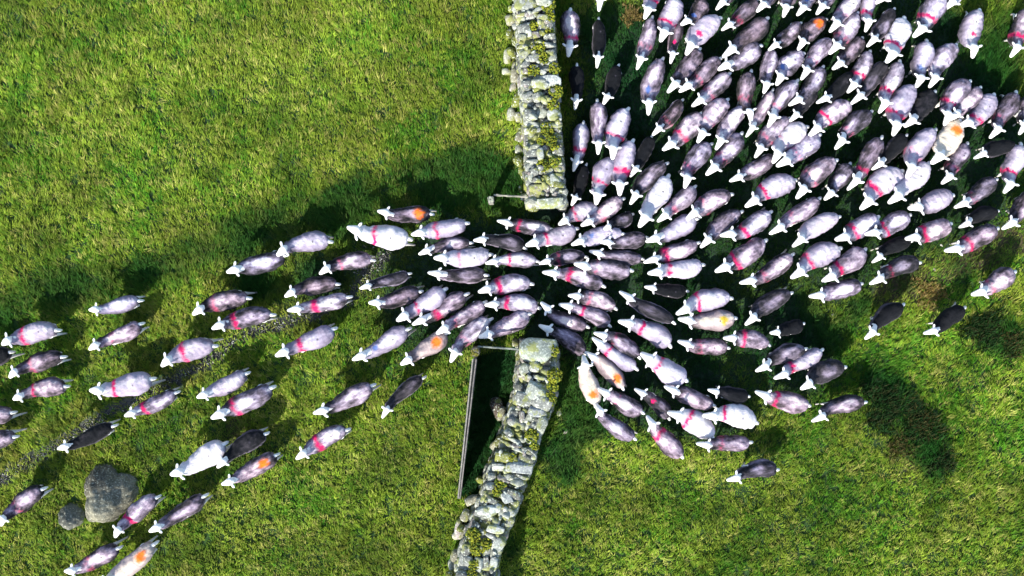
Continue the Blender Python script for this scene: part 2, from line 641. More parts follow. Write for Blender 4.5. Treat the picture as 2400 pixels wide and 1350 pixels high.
def make_grass(nt_, x0, x1, y0, y1, seed):
    """tufts of about ten blades that share a lean, a length and a colour"""
    r = np.random.default_rng(seed)
    tx = r.uniform(x0, x1, nt_); ty = r.uniform(y0, y1, nt_)
    nb_ = r.integers(4, 12, nt_)
    ti = np.repeat(np.arange(nt_), nb_)
    n = len(ti)
    tsz = r.uniform(.015, .055, nt_)
    x = tx[ti] + r.normal(0, 1, n) * tsz[ti]; y = ty[ti] + r.normal(0, 1, n) * tsz[ti]
    dw = np.minimum(seg_dist(x, y, UP_WALL), seg_dist(x, y, LOW_WALL))
    tr = trod(tx, ty)[ti]; lu = lush_shade(tx, ty)[ti]
    wet = 1 - sstep(.08, .24, seg_dist(x, y, TRACK) + .14 * (fbm(x * 3, y * 3, 9) - .5))
    dry = (1 - sstep(.2, .55, seg_dist(tx, ty, TRACK2) + .3 * (fbm(tx * 2, ty * 2, 19) - .5)))[ti]
    clump = fbm(tx * 2.6, ty * 2.6, 51, 3)[ti]
    keep = (dw > .37) & (r.uniform(size=n) < (1 - .85 * wet) * (1 - .35 * tr) * (1 - .6 * dry) * (.5 + 1.0 * clump))
    x, y, tr, lu, wet, dry, clump, dw, ti = (q[keep] for q in (x, y, tr, lu, wet, dry, clump, dw, ti))
    n = len(x)
    big = fbm(tx * .42, ty * .42, 71, 4)[ti]
    mid = fbm(tx * 1.5, ty * 1.5, 72, 4)[ti]
    wallside = np.exp(-((dw - .38) / .16) ** 2)
    tall = r.beta(2, 2.6, nt_)[ti]
    ln = (.055 + .15 * tall) * r.uniform(.75, 1.2, n) * (.65 + .8 * clump) * (1 - .45 * tr) * (1 + .45 * lu + .3 * wallside)
    wd = r.uniform(.009, .019, n)
    tdir = (1.7 + 1.5 * (fbm(tx * .6, ty * .6, 81, 3) - .5) + r.normal(0, .55, nt_))[ti]
    lean_dir = tdir + r.normal(0, .35, n)
    lean = np.clip(r.normal(.95, .28, nt_)[ti] + r.normal(0, .15, n), .15, 1.45)
    z = ground_h(x, y) - .012
    dx = np.cos(lean_dir); dy = np.sin(lean_dir)
    sx, sy = -dy, dx
    P = np.empty((n, 5, 3), np.float32)
    P[:, 0] = np.stack([x - sx * wd / 2, y - sy * wd / 2, z], 1)
    P[:, 1] = np.stack([x + sx * wd / 2, y + sy * wd / 2, z], 1)
    mh = ln * .55 * np.cos(lean * .6); ml = ln * .55 * np.sin(lean * .6)
    mx, my = x + dx * ml, y + dy * ml
    P[:, 2] = np.stack([mx + sx * wd * .42, my + sy * wd * .42, z + mh], 1)
    P[:, 3] = np.stack([mx - sx * wd * .42, my - sy * wd * .42, z + mh], 1)
    th = mh + ln * .45 * np.cos(lean * 1.15); tl = ml + ln * .45 * np.sin(lean * 1.15)
    P[:, 4] = np.stack([x + dx * tl, y + dy * tl, z + th], 1)
    # colours: fresh green, yellow-green, straw, rank (dark growth plus painted shade), trampled wet turf
    deep = np.array([.018, .125, .004]); green = np.array([.070, .205, .012]); yel = np.array([.200, .280, .026]); straw = np.array([.38, .36, .10]); rank_shade = np.array([.009, .062, .008]); mud = np.array([.005, .042, .013]); rust = np.array([.17, .10, .012])
    k = r.uniform(size=nt_)[ti]
    w_y = sstep(.36, .60, .45 * big + .45 * mid + .30 * (k - .5) + .085 + .07 * sstep(1, -5, tx)[ti] * sstep(-2, 2, ty)[ti] + .05 * sstep(-2.5, -5, ty)[ti])
    col = green + (yel - green) * w_y[:, None]
    col = col + (deep - col) * (sstep(.55, 1.0, r.uniform(size=nt_)[ti] + .5 * (.5 - mid)))[:, None] * .62
    s = sstep(.74, .95, r.uniform(size=nt_)[ti] + .35 * (mid - .5)) * (1 - .8 * tr)
    col = col + (straw - col) * (.75 * s)[:, None]
    rb = sstep(.56, .70, fbm(x * 1.1 + 40, y * 1.1, 91)) * sstep(.5, .9, r.uniform(size=nt_)[ti]) * (1 - tr)
    col = col + (rust - col) * (.2 * rb)[:, None]
    # darker moss-green hollows and browner thatch, in patches of a metre or so
    pat = fbm(tx * .85 + 9, ty * .85, 131, 4)[ti]
    col = col * (1.04 + .34 * (sstep(.36, .66, pat) - .5))[:, None]
    holl = sstep(.56, .70, fbm(tx * 1.2, ty * 1.2 + 30, 141, 4)[ti])
    col = col + (deep * .6 - col) * (.5 * holl)[:, None]
    near = np.exp(-(seg_dist(x, y, TRACK) / 1.5) ** 2)
    th_ = sstep(.48, .64, fbm(tx * 1.6 + 70, ty * 1.6, 151, 4)[ti]) * (.25 + .75 * near)
    col = col + (np.array([.15, .125, .025]) - col) * (.62 * th_ * r.uniform(.3, 1, n))[:, None]
    col = col + (rank_shade - col) * (.9 * lu)[:, None]  # dark growth and the flock's shade go into the blade colour
    col = col + (np.array([.007, .046, .009]) - col) * (.95 * in_strip(x, y))[:, None]  # the gate's shade painted over the grass of the strip
    col = col + (mud - col) * (.88 * tr)[:, None]
    col = col + (np.array([.10, .075, .03]) - col) * (.6 * dry * r.uniform(size=n))[:, None]
    col *= r.uniform(.75, 1.25, n)[:, None] * r.uniform(.75, 1.25, nt_)[ti][:, None]
    return P.reshape(-1, 3), n, np.repeat(col, 5, axis=0)


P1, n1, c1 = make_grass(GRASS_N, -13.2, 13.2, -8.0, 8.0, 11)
me = bpy.data.meshes.new('grass')
me.vertices.add(n1 * 5)
me.vertices.foreach_set('co', P1.ravel())
base = (np.arange(n1) * 5)[:, None]
loops = np.concatenate([base + np.array([0, 1, 2, 3]), base + np.array([3, 2, 4])], 1).astype(np.int32)
me.loops.add(n1 * 7)
me.loops.foreach_set('vertex_index', loops.ravel())
me.polygons.add(n1 * 2)
st = (np.arange(n1) * 7)[:, None] + np.array([0, 4])
me.polygons.foreach_set('loop_start', st.ravel().astype(np.int32))
ca = me.attributes.new('tint', 'FLOAT_COLOR', 'POINT')
c4 = np.ones((n1 * 5, 4), np.float32); c4[:, :3] = c1
ca.data.foreach_set('color', c4.ravel())
me.update(calc_edges=True)
me.validate()
m, nt, b = new_mat('grass_blade')
t = attr_n(nt, 'tint').outputs['Color']
nt.links.new(t, b.inputs['Base Color'])
b.inputs['Roughness'].default_value = .7
b.inputs['Specular IOR Level'].default_value = .12
tl = N(nt, 'ShaderNodeBsdfTranslucent')
nt.links.new(t, tl.inputs['Color'])
mx = N(nt, 'ShaderNodeMixShader'); mx.inputs[0].default_value = .3
nt.links.new(b.outputs[0], mx.inputs[1]); nt.links.new(tl.outputs[0], mx.inputs[2])
nt.links.new(mx.outputs[0], nt.nodes['Material Output'].inputs['Surface'])
GRASS_MAT = m
me.materials.append(m)
grass = bpy.data.objects.new('grass', me)
COL.objects.link(grass)
tag(grass, 'rough green and yellow pasture grass over both sides of the walls', 'grass', kind='stuff')

# ------------------------------------------------------------------ pale grit on the churned track
g = Geo()
r = np.random.default_rng(5)
for i in range(850):
    if i < 720:
        j = r.integers(1, len(TRACK) - 1); a, c_ = np.array(TRACK[j]), np.array(TRACK[j + 1])
        p = a + (c_ - a) * r.uniform() + r.normal(0, .075, 2)
    else:
        p = np.array(at(870, 610)[:2]) + r.normal(0, .28, 2)
    s = r.uniform(.006, .021)
    v, f = rock(int(r.integers(20)), ICO1, 8)
    v = rotz(v * np.array([s * r.uniform(.8, 1.9), s, s * .6]), r.uniform(0, 6.28))
    z = float(ground_h(p[0], p[1]))
    sh = r.choice([.05, .2, .5], p=[.5, .3, .2]) * np.array([1, 1, .97])
    g.add(v + np.array([p[0], p[1], z + .004]), f, sh)
grit = g.build('gravel', STONE)
tag(grit, 'pale stony grit scattered along the muddy sheep track', 'gravel', kind='stuff')

# ------------------------------------------------------------------ dry stone walls
ROCKS2 = [rock(100 + i, ICO2, 9, 15, .03) for i in range(26)]
ROCKS3 = [rock(200 + i, ICO3, 8, 20, .03) for i in range(30)]
TINTS = .86 * np.array([[.30, .31, .28], [.36, .37, .33], [.24, .245, .22], [.46, .48, .42], [.33, .29, .27], [.40, .42, .34], [.20, .21, .19], [.52, .54, .48]])


def stone_tint(r, pale=0.0):
    c = TINTS[r.integers(len(TINTS))] * r.uniform(.75, 1.2)
    if r.uniform() < .10:
        c = np.array([.20, .21, .06]) * r.uniform(.7, 1.2)
    return c * (1 + pale)


def along(pts):
    P = np.array(pts); d = np.hypot(*np.diff(P, axis=0).T); s = np.concatenate([[0], np.cumsum(d)])
    def f(t):
        t = min(max(t, 0), s[-1] - 1e-6); i = int(np.searchsorted(s, t, 'right') - 1); i = min(i, len(d) - 1)
        q = (t - s[i]) / d[i]; u = (P[i + 1] - P[i]) / d[i]
        return P[i] + (P[i + 1] - P[i]) * q, u
    return f, s[-1]


def stone_wall(name, pts, label, seed, H=1.2, ht=.39, hb=.49, thin=.3, head=()):
    r = np.random.default_rng(seed)
    f, L = along(pts)
    g = Geo()
    core = []
    for t in np.linspace(.05, L - .05, 60):
        p, u = f(t); nrm = np.array([-u[1], u[0]])
        zb = float(ground_h(p[0], p[1])) - .1
        core.append([(*(p + nrm * (hb - .16)), zb), (*(p + nrm * (ht - .13)), H - .10), (*(p - nrm * (ht - .13)), H - .10), (*(p - nrm * (hb - .16)), zb)])
    cv = np.array(core).reshape(-1, 3); cf = []
    for i in range(59):
        for j in range(3):
            cf.append([i * 4 + j, i * 4 + j + 1, i * 4 + j + 5, i * 4 + j + 4])
    cf += [[0, 3, 2, 1], [236, 237, 238, 239]]
    g.add(cv, cf, (.09, .09, .075))

    def put(lst, p, z, u, sx, sy, sz, tint, tilt=.12, yaw=.25):
        v, fc = lst[r.integers(len(lst))]
        a = r.normal(0, tilt, 2)
        v = v * np.array([sx, sy, sz]) / 2
        v = np.stack([v[:, 0], v[:, 1] - v[:, 2] * a[0], v[:, 2] + v[:, 1] * a[0] + v[:, 0] * a[1]], 1)
        v = rotz(v, math.atan2(u[1], u[0]) + r.normal(0, yaw)) + np.array([p[0], p[1], z])
        g.add(v, fc, tint)
    # the faces, course by course, both sides and the two ends
    z = 0.02
    while z < H - .16:
        hh = r.uniform(.12, .19); k = (z + hh / 2) / H
        half = hb + (ht - hb) * k
        for side in (1, -1):
            t = r.uniform(0, .1)
            while t < L:
                ln = r.uniform(.17, .40)
                p, u = f(t + ln / 2); nrm = np.array([-u[1], u[0]]) * side
                zg = float(ground_h(p[0], p[1]))
                put(ROCKS2, p + nrm * (half - .11 + r.normal(0, .015)), zg + z + hh / 2, u, ln * 1.08, r.uniform(.22, .32), hh * 1.12, stone_tint(r), .05, .08)
                t += ln
        for t, sg in ((0.0, -1), (L, 1)):
            p, u = f(t); nrm = np.array([-u[1], u[0]])
            for q in np.linspace(-half + .13, half - .13, 4):
                put(ROCKS2, p + nrm * q + u * sg * .0, float(ground_h(p[0], p[1])) + z + hh / 2, nrm, half * .52, .24, hh * 1.12, stone_tint(r), .05, .08)
        z += hh
    # tumbled footing on the west side
    t = 0.0
    while t < L:
        ln = r.uniform(.15, .45); p, u = f(t); nrm = np.array([-u[1], u[0]])
        if nrm[0] > 0: nrm = -nrm
        if r.uniform() < .7:
            put(ROCKS2, p + nrm * (hb + r.uniform(-.02, .09)), float(ground_h(p[0], p[1])) + r.uniform(.04, .30), u, ln, r.uniform(.14, .24), r.uniform(.12, .25), (np.array([.40, .38, .28]) if r.uniform() < .6 else np.array([.22, .25, .05])) * r.uniform(.6, 1.1), .2, .3)
        t += ln * .9
    # the top: rows of uneven cope stones
    t = .02
    while t < L - .04:
        dep = r.uniform(.07, .14) if r.uniform() < thin else r.uniform(.12, .28)
        p, u = f(t + dep / 2); nrm = np.array([-u[1], u[0]])
        if any((np.hypot(*(np.array(hc[:2]) - p)) < hc[2]) for hc in head):
            t += dep; continue
        n = int(r.choice([2, 3, 4, 5], p=[.18, .38, .30, .14]))
        w = r.uniform(.55, 1.4, n); w = w / w.sum() * (2 * ht + .02)
        q = -ht - .01
        for wi in w:
            put(ROCKS3, p + nrm * (q + wi / 2) + u * r.normal(0, .05), H - .07 + r.uniform(-.06, .07), u, dep * r.uniform(1.05, 1.4), wi * r.uniform(1.06, 1.25), r.uniform(.12, .22), stone_tint(r, .08), .13, .22)
            q += wi
        t += dep
    # small packing stones
    for k in range(int(L * 26)):
        t = r.uniform(.05, L - .05); p, u = f(t); nrm = np.array([-u[1], u[0]])
        if any((np.hypot(*(np.array(hc[:2]) - p)) < hc[2]) for hc in head): continue
        s = r.uniform(.05, .12)
        put(ROCKS2, p + nrm * r.uniform(-ht, ht), H + r.uniform(-.07, .03), u, s * r.uniform(1, 1.7), s, s, stone_tint(r, .1), .4, 3)
    # the big head stones the photograph shows
    for hx, hy, rad, sx, sy, sz, zz, tint, sd, ya in head:
        v, fc = rock(sd, ICO4, 10, 18, .022)
        v = rotz(v * np.array([sx, sy, sz]) / 2, ya) + np.array([hx, hy, zz])
        g.add(v, fc, tint)
    w = g.build(name, STONE)
    tag(w, label, 'wall')
    return w


def moss_patch(wall, name, spots, seed):
    r = np.random.default_rng(seed); g = Geo()
    for px, py, rad in spots:
        c = at(px, py, 1.22)
        rad *= 1.2
        for k in range(int(80 * (rad / .1) ** 2)):
            a, d = r.uniform(0, 6.28), rad * math.sqrt(r.uniform())
            s = r.uniform(.011, .030)
            v, f = ROCKS1[r.integers(len(ROCKS1))]
            v = rotz(v * np.array([s * r.uniform(.7, 1.5), s, s * .7]), r.uniform(0, 6.28)) + np.array([c.x + d * math.cos(a), c.y + d * math.sin(a), 1.215 + r.uniform(-.05, .035) + .05 * (1 - d / rad)])
            t = np.array([.29, .31, .022]) * r.uniform(.6, 1.25) if r.uniform() < .7 else np.array([.11, .17, .02]) * r.uniform(.7, 1.2)
            g.add(v, f, t)
    o = g.build(name, MOSS, wall)
    o['label'] = 'yellow green moss cushions on the cope stones'


ROCKS1 = [rock(300 + i, ICO2, 10, 5, .14) for i in range(12)]
MOSS = tinted('moss', rough=1.0, bump=1.0, bump_scale=60)

cp = lambda px, py: tuple(at(px, py, 1.2)[:2])
upper = stone_wall('dry_stone_wall', UP_WALL, 'mossy dry stone wall with tumbled stones at its left foot, above the gateway', 31, ht=.365, hb=.45, thin=.7,
                   head=[(*cp(1290, 476), .17, .62, .24, .20, 1.15, (.37, .40, .32), 41, .05), (*cp(1245, 474), .13, .30, .26, .20, 1.12, (.39, .39, .31), 42, .2), (*cp(1296, 422), .14, .42, .34, .2, 1.16, (.40, .43, .37), 44, .1), (*cp(1288, 190), .14, .52, .27, .18, 1.18, (.52, .55, .53), 43, .03)])
moss_patch(upper, 'moss', [(1285, 12, .12), (1288, 40, .10), (1262, 110, .12), (1250, 165, .10), (1275, 135, .10), (1300, 160, .10), (1303, 215, .12), (1297, 245, .10), (1283, 303, .12), (1292, 330, .10), (1268, 330, .07), (1300, 378, .10), (1272, 388, .11), (1250, 60, .08), (1290, 75, .07), (1300, 345, .07)], 51)
lower = stone_wall('dry_stone_wall', LOW_WALL, 'lichened dry stone wall slanting down from the open wooden gate', 32, ht=.38, hb=.47, thin=.4,
                   head=[(*cp(1262, 822), .26, .82, .56, .22, 1.20, (.36, .40, .34), 61, -.08), (*cp(1258, 918), .20, .52, .40, .24, 1.18, (.42, .45, .39), 62, -.35), (*cp(1262, 966), .13, .40, .24, .2, 1.17, (.38, .40, .40), 63, -.2), (*cp(1215, 1095), .18, .60, .27, .2, 1.18, (.42, .44, .43), 64, -.15), (*cp(1188, 1165), .10, .24, .24, .2, 1.2, (.46, .48, .45), 65, .3), (*cp(1150, 1196), .12, .27, .24, .2, 1.2, (.60, .63, .57), 66, .3), (*cp(1162, 1240), .13, .38, .2, .18, 1.2, (.58, .60, .56), 67, -.35)])
moss_patch(lower, 'moss', [(1298, 822, .09), (1300, 880, .13), (1296, 905, .10), (1290, 935, .11), (1246, 1022, .12), (1252, 1045, .08), (1172, 1135, .11), (1165, 1152, .09), (1110, 1255, .13), (1118, 1285, .13), (1140, 1275, .10), (1112, 1325, .10), (1105, 1348, .10), (1200, 1072, .07)], 52)


def fallen_stone(px, py, sx, sy, sz, tint, seed, label, yaw=0, group='stones fallen from the walls'):
    c = at(px, py)
    v, f = rock(seed, ICO3, 12, 10, .05)
    v = rotz(v * np.array([sx, sy, sz]) / 2, yaw)
    z = float(ground_h(c.x, c.y))
    g = Geo(); g.add(v, f, tint)
    o = g.build('fallen_stone', STONE)
    o.location = (c.x, c.y, z + sz * .36)
    tag(o, label, 'stone', group)


fallen_stone(1190, 133, .22, .40, .26, (.46, .46, .34), 71, 'long pale fallen stone standing out left of the mossy upper wall')
fallen_stone(1187, 169, .24, .17, .16, (.50, .52, .40), 72, 'small pale stone at the foot of the long fallen stone')
fallen_stone(1202, 206, .17, .24, .18, (.36, .34, .27), 73, 'brownish fallen stone below the small pale one, left of the upper wall')
fallen_stone(1199, 268, .23, .32, .22, (.42, .42, .33), 74, 'rounded buff stone half way down the upper wall, on its left')
fallen_stone(1216, 350, .18, .22, .18, (.34, .35, .27), 75, 'mossy fallen stone nearest the hurdle rail, left of the upper wall')
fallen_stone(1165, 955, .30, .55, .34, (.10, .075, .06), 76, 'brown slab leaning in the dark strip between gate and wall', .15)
fallen_stone(1076, 1236, .20, .46, .30, (.42, .37, .34), 77, 'pinkish grey slab beside the lower wall, below the gate', -.1)
fallen_stone(1060, 1322, .24, .34, .22, (.40, .42, .34), 78, 'pale stone at the bottom edge left of the lower wall')
fallen_stone(1326, 1012, .14, .09, .08, (.38, .36, .30), 79, 'small buff stone in the grass right of the lower wall', .6)
fallen_stone(1310, 968, .12, .14, .10, (.36, .37, .30), 80, 'small grey stone against the right foot of the lower wall', .3)
fallen_stone(2206, 575, .10, .045, .05, (.62, .60, .55), 81, 'little white stone in the grass near the lowest right-hand sheep', -.5, 'loose field stones')
fallen_stone(2190, 632, .07, .08, .06, (.55, .46, .42), 82, 'little pinkish stone above the brown dead grass tuft', .5, 'loose field stones')
fallen_stone(1952, 738, .06, .07, .05, (.5, .52, .5), 83, 'tiny white stone right of the black sheep', .5, 'loose field stones')


# ------------------------------------------------------------------ two boulders
def boulder(outline, H, label, seed, tint, tint2, p1=.62, p2=.55, slope=.42):
    P = np.array([at(*p)[:2] for p in outline]); c = P.mean(0)
    n = len(P); nr, na = 34, 120
    ang = np.arctan2(P[:, 1] - c[1], P[:, 0] - c[0]); o_ = np.argsort(ang); A = ang[o_]; RR = np.hypot(*(P - c).T)[o_]
    A = np.concatenate([A - 2 * np.pi, A, A + 2 * np.pi]); RR = np.tile(RR, 3)
    th = np.linspace(-np.pi, np.pi, na, endpoint=False)
    rad = np.interp(th, A, RR)
    V = []; F = []; C = []
    for i in range(nr):
        q = i / (nr - 1)                     # 0 top .. 1 foot
        rr = math.sin(q * math.pi / 2) ** p1
        zz = math.cos(q * math.pi / 2) ** p2
        V.append(np.stack([rad * rr * np.cos(th), rad * rr * np.sin(th), np.full(na, zz * H)], 1))
    V = np.concatenate(V)
    nrm = V / np.linalg.norm(V, axis=1)[:, None]
    V += nrm * (.07 * pnoise3(V, seed, 5) + .045 * pnoise3(V, seed + 1, 14) + .022 * pnoise3(V, seed + 2, 40))[:, None]
    # long splits down the back of the stone
    V[:, 2] -= .10 * H * np.clip(np.sin(V[:, 0] * 10 + V[:, 1] * 3 + seed), .4, 1)
    # the crest lies near the lower left edge; the back slopes away to the north
    rr_ = np.abs(V[:, :2]).max()
    V[:, 2] *= np.clip(.80 - slope * (V[:, 1] * .85 + V[:, 0] * .45) / rr_, .12, 1.25)
    for i in range(nr - 1):
        for j in range(na):
            k = (j + 1) % na
            F.append([i * na + j, (i + 1) * na + j, (i + 1) * na + k, i * na + k])
    mixv = sstep(.3, .7, .5 + .5 * pnoise3(V, seed + 3, 6))[:, None]
    C = np.array(tint) * (1 - mixv) + np.array(tint2) * mixv
    g = Geo(); g.add(V, F, C)
    o = g.build('boulder', BOULDER)
    o.location = (c[0], c[1], float(ground_h(c[0], c[1])) - .05)
    tag(o, label, 'boulder', 'boulders in the grass')


boulder([(207, 1125), (230, 1090), (262, 1086), (280, 1103), (326, 1120), (321, 1168), (290, 1200), (268, 1216), (231, 1212), (214, 1160)], .72,
        'large grey angular boulder in the grass beside the marching sheep', 5, (.13, .12, .09), (.28, .265, .19), .72, .70, .62)
boulder([(142, 1192), (155, 1177), (174, 1173), (195, 1184), (203, 1206), (193, 1229), (174, 1240), (151, 1229), (142, 1212)], .48,
        'smaller round dark boulder left of the large angular one', 9, (.10, .10, .08), (.25, .25, .20), .95, .9, .45)

# ------------------------------------------------------------------ gate, posts and rails
def at2(px, py, z): return np.array(at(px, py, z))


def beam(a, b, w, h, tint, seg=6, rag=.002):
    a, b = np.array(a), np.array(b); d = b - a; L = np.linalg.norm(d)
    rz = math.atan2(d[1], d[0]); tl = math.asin(d[2] / L)
    c = (a + b) / 2
    v, f = box(c[0], c[1], c[2], L, w, h, rz, tl, rag, seg)
    g = Geo(); g.add(v, f, tint)
    return g


GREY_WOOD = (.33, .30, .26)
ga, gb = at2(1112, 842, 1.16), at2(1076, 1168, 1.16)
gz = float(ground_h(ga[0], ga[1]))
gate = empty('wooden_gate', (float((ga[0] + gb[0]) / 2), float((ga[1] + gb[1]) / 2), gz))
tag(gate, 'long weathered wooden gate swung open beside the lower wall', 'gate')
base_g = np.array(gate.location)
u_g = (gb - ga)[:2] / np.linalg.norm((gb - ga)[:2]); n_g = np.array([-u_g[1], u_g[0]])


def gpart(name, a, b, w, h, tint):
    beam(np.array(a) - base_g, np.array(b) - base_g, w, h, tint).build(name, TIMBER, gate, False)


def gp(t, off, z):
    p = ga[:2] + (gb - ga)[:2] * t + n_g * off
    return (p[0], p[1], z)


gpart('top_rail', gp(0, -.033, 1.14), gp(1, -.018, 1.14), .032, .09, (.38, .35, .30))
gpart('top_rail', gp(0, .036, 1.13), gp(1, .020, 1.13), .028, .10, (.30, .27, .24))
for i in range(6):
    zc = .16 + i * .17
    gpart('board', gp(.012, .0, zc), gp(.988, .0, zc), .022, .15, (np.array(GREY_WOOD) * (.8 + .07 * ((i * 5) % 4))))
for t in (0.008, .5, .992):
    gpart('stile', gp(t, .0, .04), gp(t + 1e-4, .0, 1.10), .05, .08, GREY_WOOD)
gpart('brace', gp(.03, .0245, .14), gp(.48, .0245, 1.02), .022, .08, GREY_WOOD)


def post(px, py, size, H, tint, label, cap):
    c = at(px, py, H); z = float(ground_h(c.x, c.y))
    o = empty('gate_post', (c.x, c.y, z))
    tag(o, label, 'post')
    g = Geo(); v, f = box(0, 0, H / 2 - .05, H + .1, size, size, 0, math.pi / 2, .004, 5); g.add(rotz(v, .1), f, tint)
    g.build('shaft', TIMBER, o, False)
    g = Geo()
    r = np.random.default_rng(int(px))
    for k in range(26):
        v, f = ROCKS1[r.integers(12)]; s = r.uniform(.014, .032)
        g.add(v * np.array([s, s, s * .5]) + np.array([r.uniform(-.42, .42) * size, r.uniform(-.42, .42) * size, H + .002]), f, np.array(cap) * r.uniform(.6, 1.2))
    g.build('moss_cap', MOSS, o)
    return o


post(1113, 826, .16, 1.18, (.24, .22, .15), 'squat gate post with yellow moss on top, at the gate hinge', (.20, .19, .03))
post(1150, 467, .12, .80, (.40, .39, .34), 'short pale stub post standing left of the upper wall end', (.40, .42, .33))


def rail(a, b, w, h, tint, label, name='fence_rail'):
    g = beam(a, b, w, h, tint, 10, .004)
    c = (np.array(a) + np.array(b)) / 2
    o = g.build(name, TIMBER, None, False)
    tag(o, label, 'rail')


rail(at2(1120, 812, .95), at2(1217, 819, .95), .035, .05, (.30, .33, .29), 'thin grey rail joining the mossy gate post to the lower wall')
rail(at2(1157, 457, .70), at2(1240, 462, .70), .032, .05, (.42, .40, .33), 'short bleached rail between the stub post and the upper wall')


# ------------------------------------------------------------------ clumps of rushes and dead grass
def clump(name, px, py, rad, h, n, cols, label, cat, seed, group=None):
    r = np.random.default_rng(seed); c = at(px, py); z0 = float(ground_h(c.x, c.y))
    V = []; F = []; C = []
    for i in range(n):
        a, d = r.uniform(0, 6.28), rad * r.uniform() ** .6
        d *= .75 + .3 * math.sin(3 * a + seed) + .2 * math.sin(5 * a + 2 * seed)
        bx, by = d * math.cos(a), d * math.sin(a)
        ao = r.uniform(0, 6.28) if r.uniform() < .5 else r.normal(1.7, .7); ln = h * r.uniform(.5, 1.15); le = r.uniform(.2, 1.25); w = r.uniform(.006, .014)
        s = np.array([-math.sin(ao), math.cos(ao), 0]) * w; dd = np.array([math.cos(ao), math.sin(ao), 0])
        pts = []; p = np.array([bx, by, 0.0])
        for k in range(4):
            pts.append(p.copy()); q = le * (.35 + .35 * k)
            p = p + (dd * math.sin(q) + np.array([0, 0, math.cos(q)])) * ln / 3
        b0 = len(V)
        for k, p in enumerate(pts):
            ww = (1, .9, .65, .12)[k]
            V += [p - s * ww, p + s * ww]
        for k in range(3):
            F.append([b0 + 2 * k, b0 + 2 * k + 1, b0 + 2 * k + 3, b0 + 2 * k + 2])
        t = np.array(cols[r.integers(len(cols))]) * r.uniform(.7, 1.3)
        C += [t] * 8
    o = mesh_obj(name, np.array(V), F, GRASS_MAT, None, True, np.array(C))
    o.location = (c.x, c.y, z0 - .01)
    tag(o, label, cat, group)


DG = [(.008, .032, .008), (.013, .046, .010), (.030, .036, .012)]
RB = [(.065, .048, .016), (.085, .080, .024), (.035, .07, .016)]
RG = 'rush clumps in the right-hand pasture'
clump('rush_clump', 2075, 950, .66, .28, 2600, DG, 'dark green rush clump in the grass below the flock', 'rushes', 1, RG)
clump('rush_clump', 2150, 1000, .58, .26, 2100, DG + DG + RB, 'broad rush clump flecked with red brown, middle one of its row', 'rushes', 2, RG)
clump('rush_clump', 2105, 1050, .36, .20, 650, RB, 'red brown withered rush clump below the dark green one', 'rushes', 3, RG)
clump('rush_clump', 2205, 1085, .34, .24, 650, DG, 'small dark rush clump at the lower end of its row', 'rushes', 4, RG)
clump('rush_clump', 2300, 776, .5, .24, 1600, DG, 'dark low rush clump near the right edge, below two black sheep', 'rushes', 5, RG)
clump('rush_clump', 2365, 805, .40, .22, 800, DG + RB, 'rush clump cut by the right edge of the field', 'rushes', 6, RG)
DB = [(.22, .14, .045), (.32, .25, .10), (.15, .13, .03)]
clump('dead_grass_tuft', 2176, 692, .42, .16, 900, DB, 'rusty brown dead grass tuft between the two black sheep', 'grass tuft', 7)
clump('dead_grass_tuft', 1478, 38, .26, .18, 520, [(.20, .15, .06), (.14, .11, .03)], 'brown dead grass tuft among the sheep by the top edge', 'grass tuft', 8)

# ------------------------------------------------------------------ sheep
def tube(g, pts, rad, seg=14):
    """swept tube; rad gives (half width, half height) or one number per point"""
    pts = [np.array(p, float) for p in pts]
    n = len(pts); V = []; F = []
    for i, p in enumerate(pts):
        d = pts[min(i + 1, n - 1)] - pts[max(i - 1, 0)]; d /= np.linalg.norm(d)
        side = np.cross(d, [0, 0, 1.0]) if abs(d[2]) < .95 else np.array([0, 1.0, 0])
        side /= np.linalg.norm(side); up = np.cross(side, d)
        a, b = rad[i] if isinstance(rad[i], tuple) else (rad[i], rad[i])
        for k in range(seg):
            t = 2 * math.pi * k / seg
            V.append(p + side * math.cos(t) * a + up * math.sin(t) * b)
    for i in range(n - 1):
        for k in range(seg):
            q = (k + 1) % seg
            F.append([i * seg + k, i * seg + q, (i + 1) * seg + q, (i + 1) * seg + k])
    F.append([k for k in range(seg)][::-1]); F.append([(n - 1) * seg + k for k in range(seg)])
    g.add(V, F)


def blob(g, c, r, rot=None):
    v, f = ICO2
    v = v * np.array(r)
    if rot is not None: v = v @ rot.T
    g.add(v + np.array(c), f)


def rotm(axis, a):
    return np.array(Matrix.Rotation(a, 3, axis))


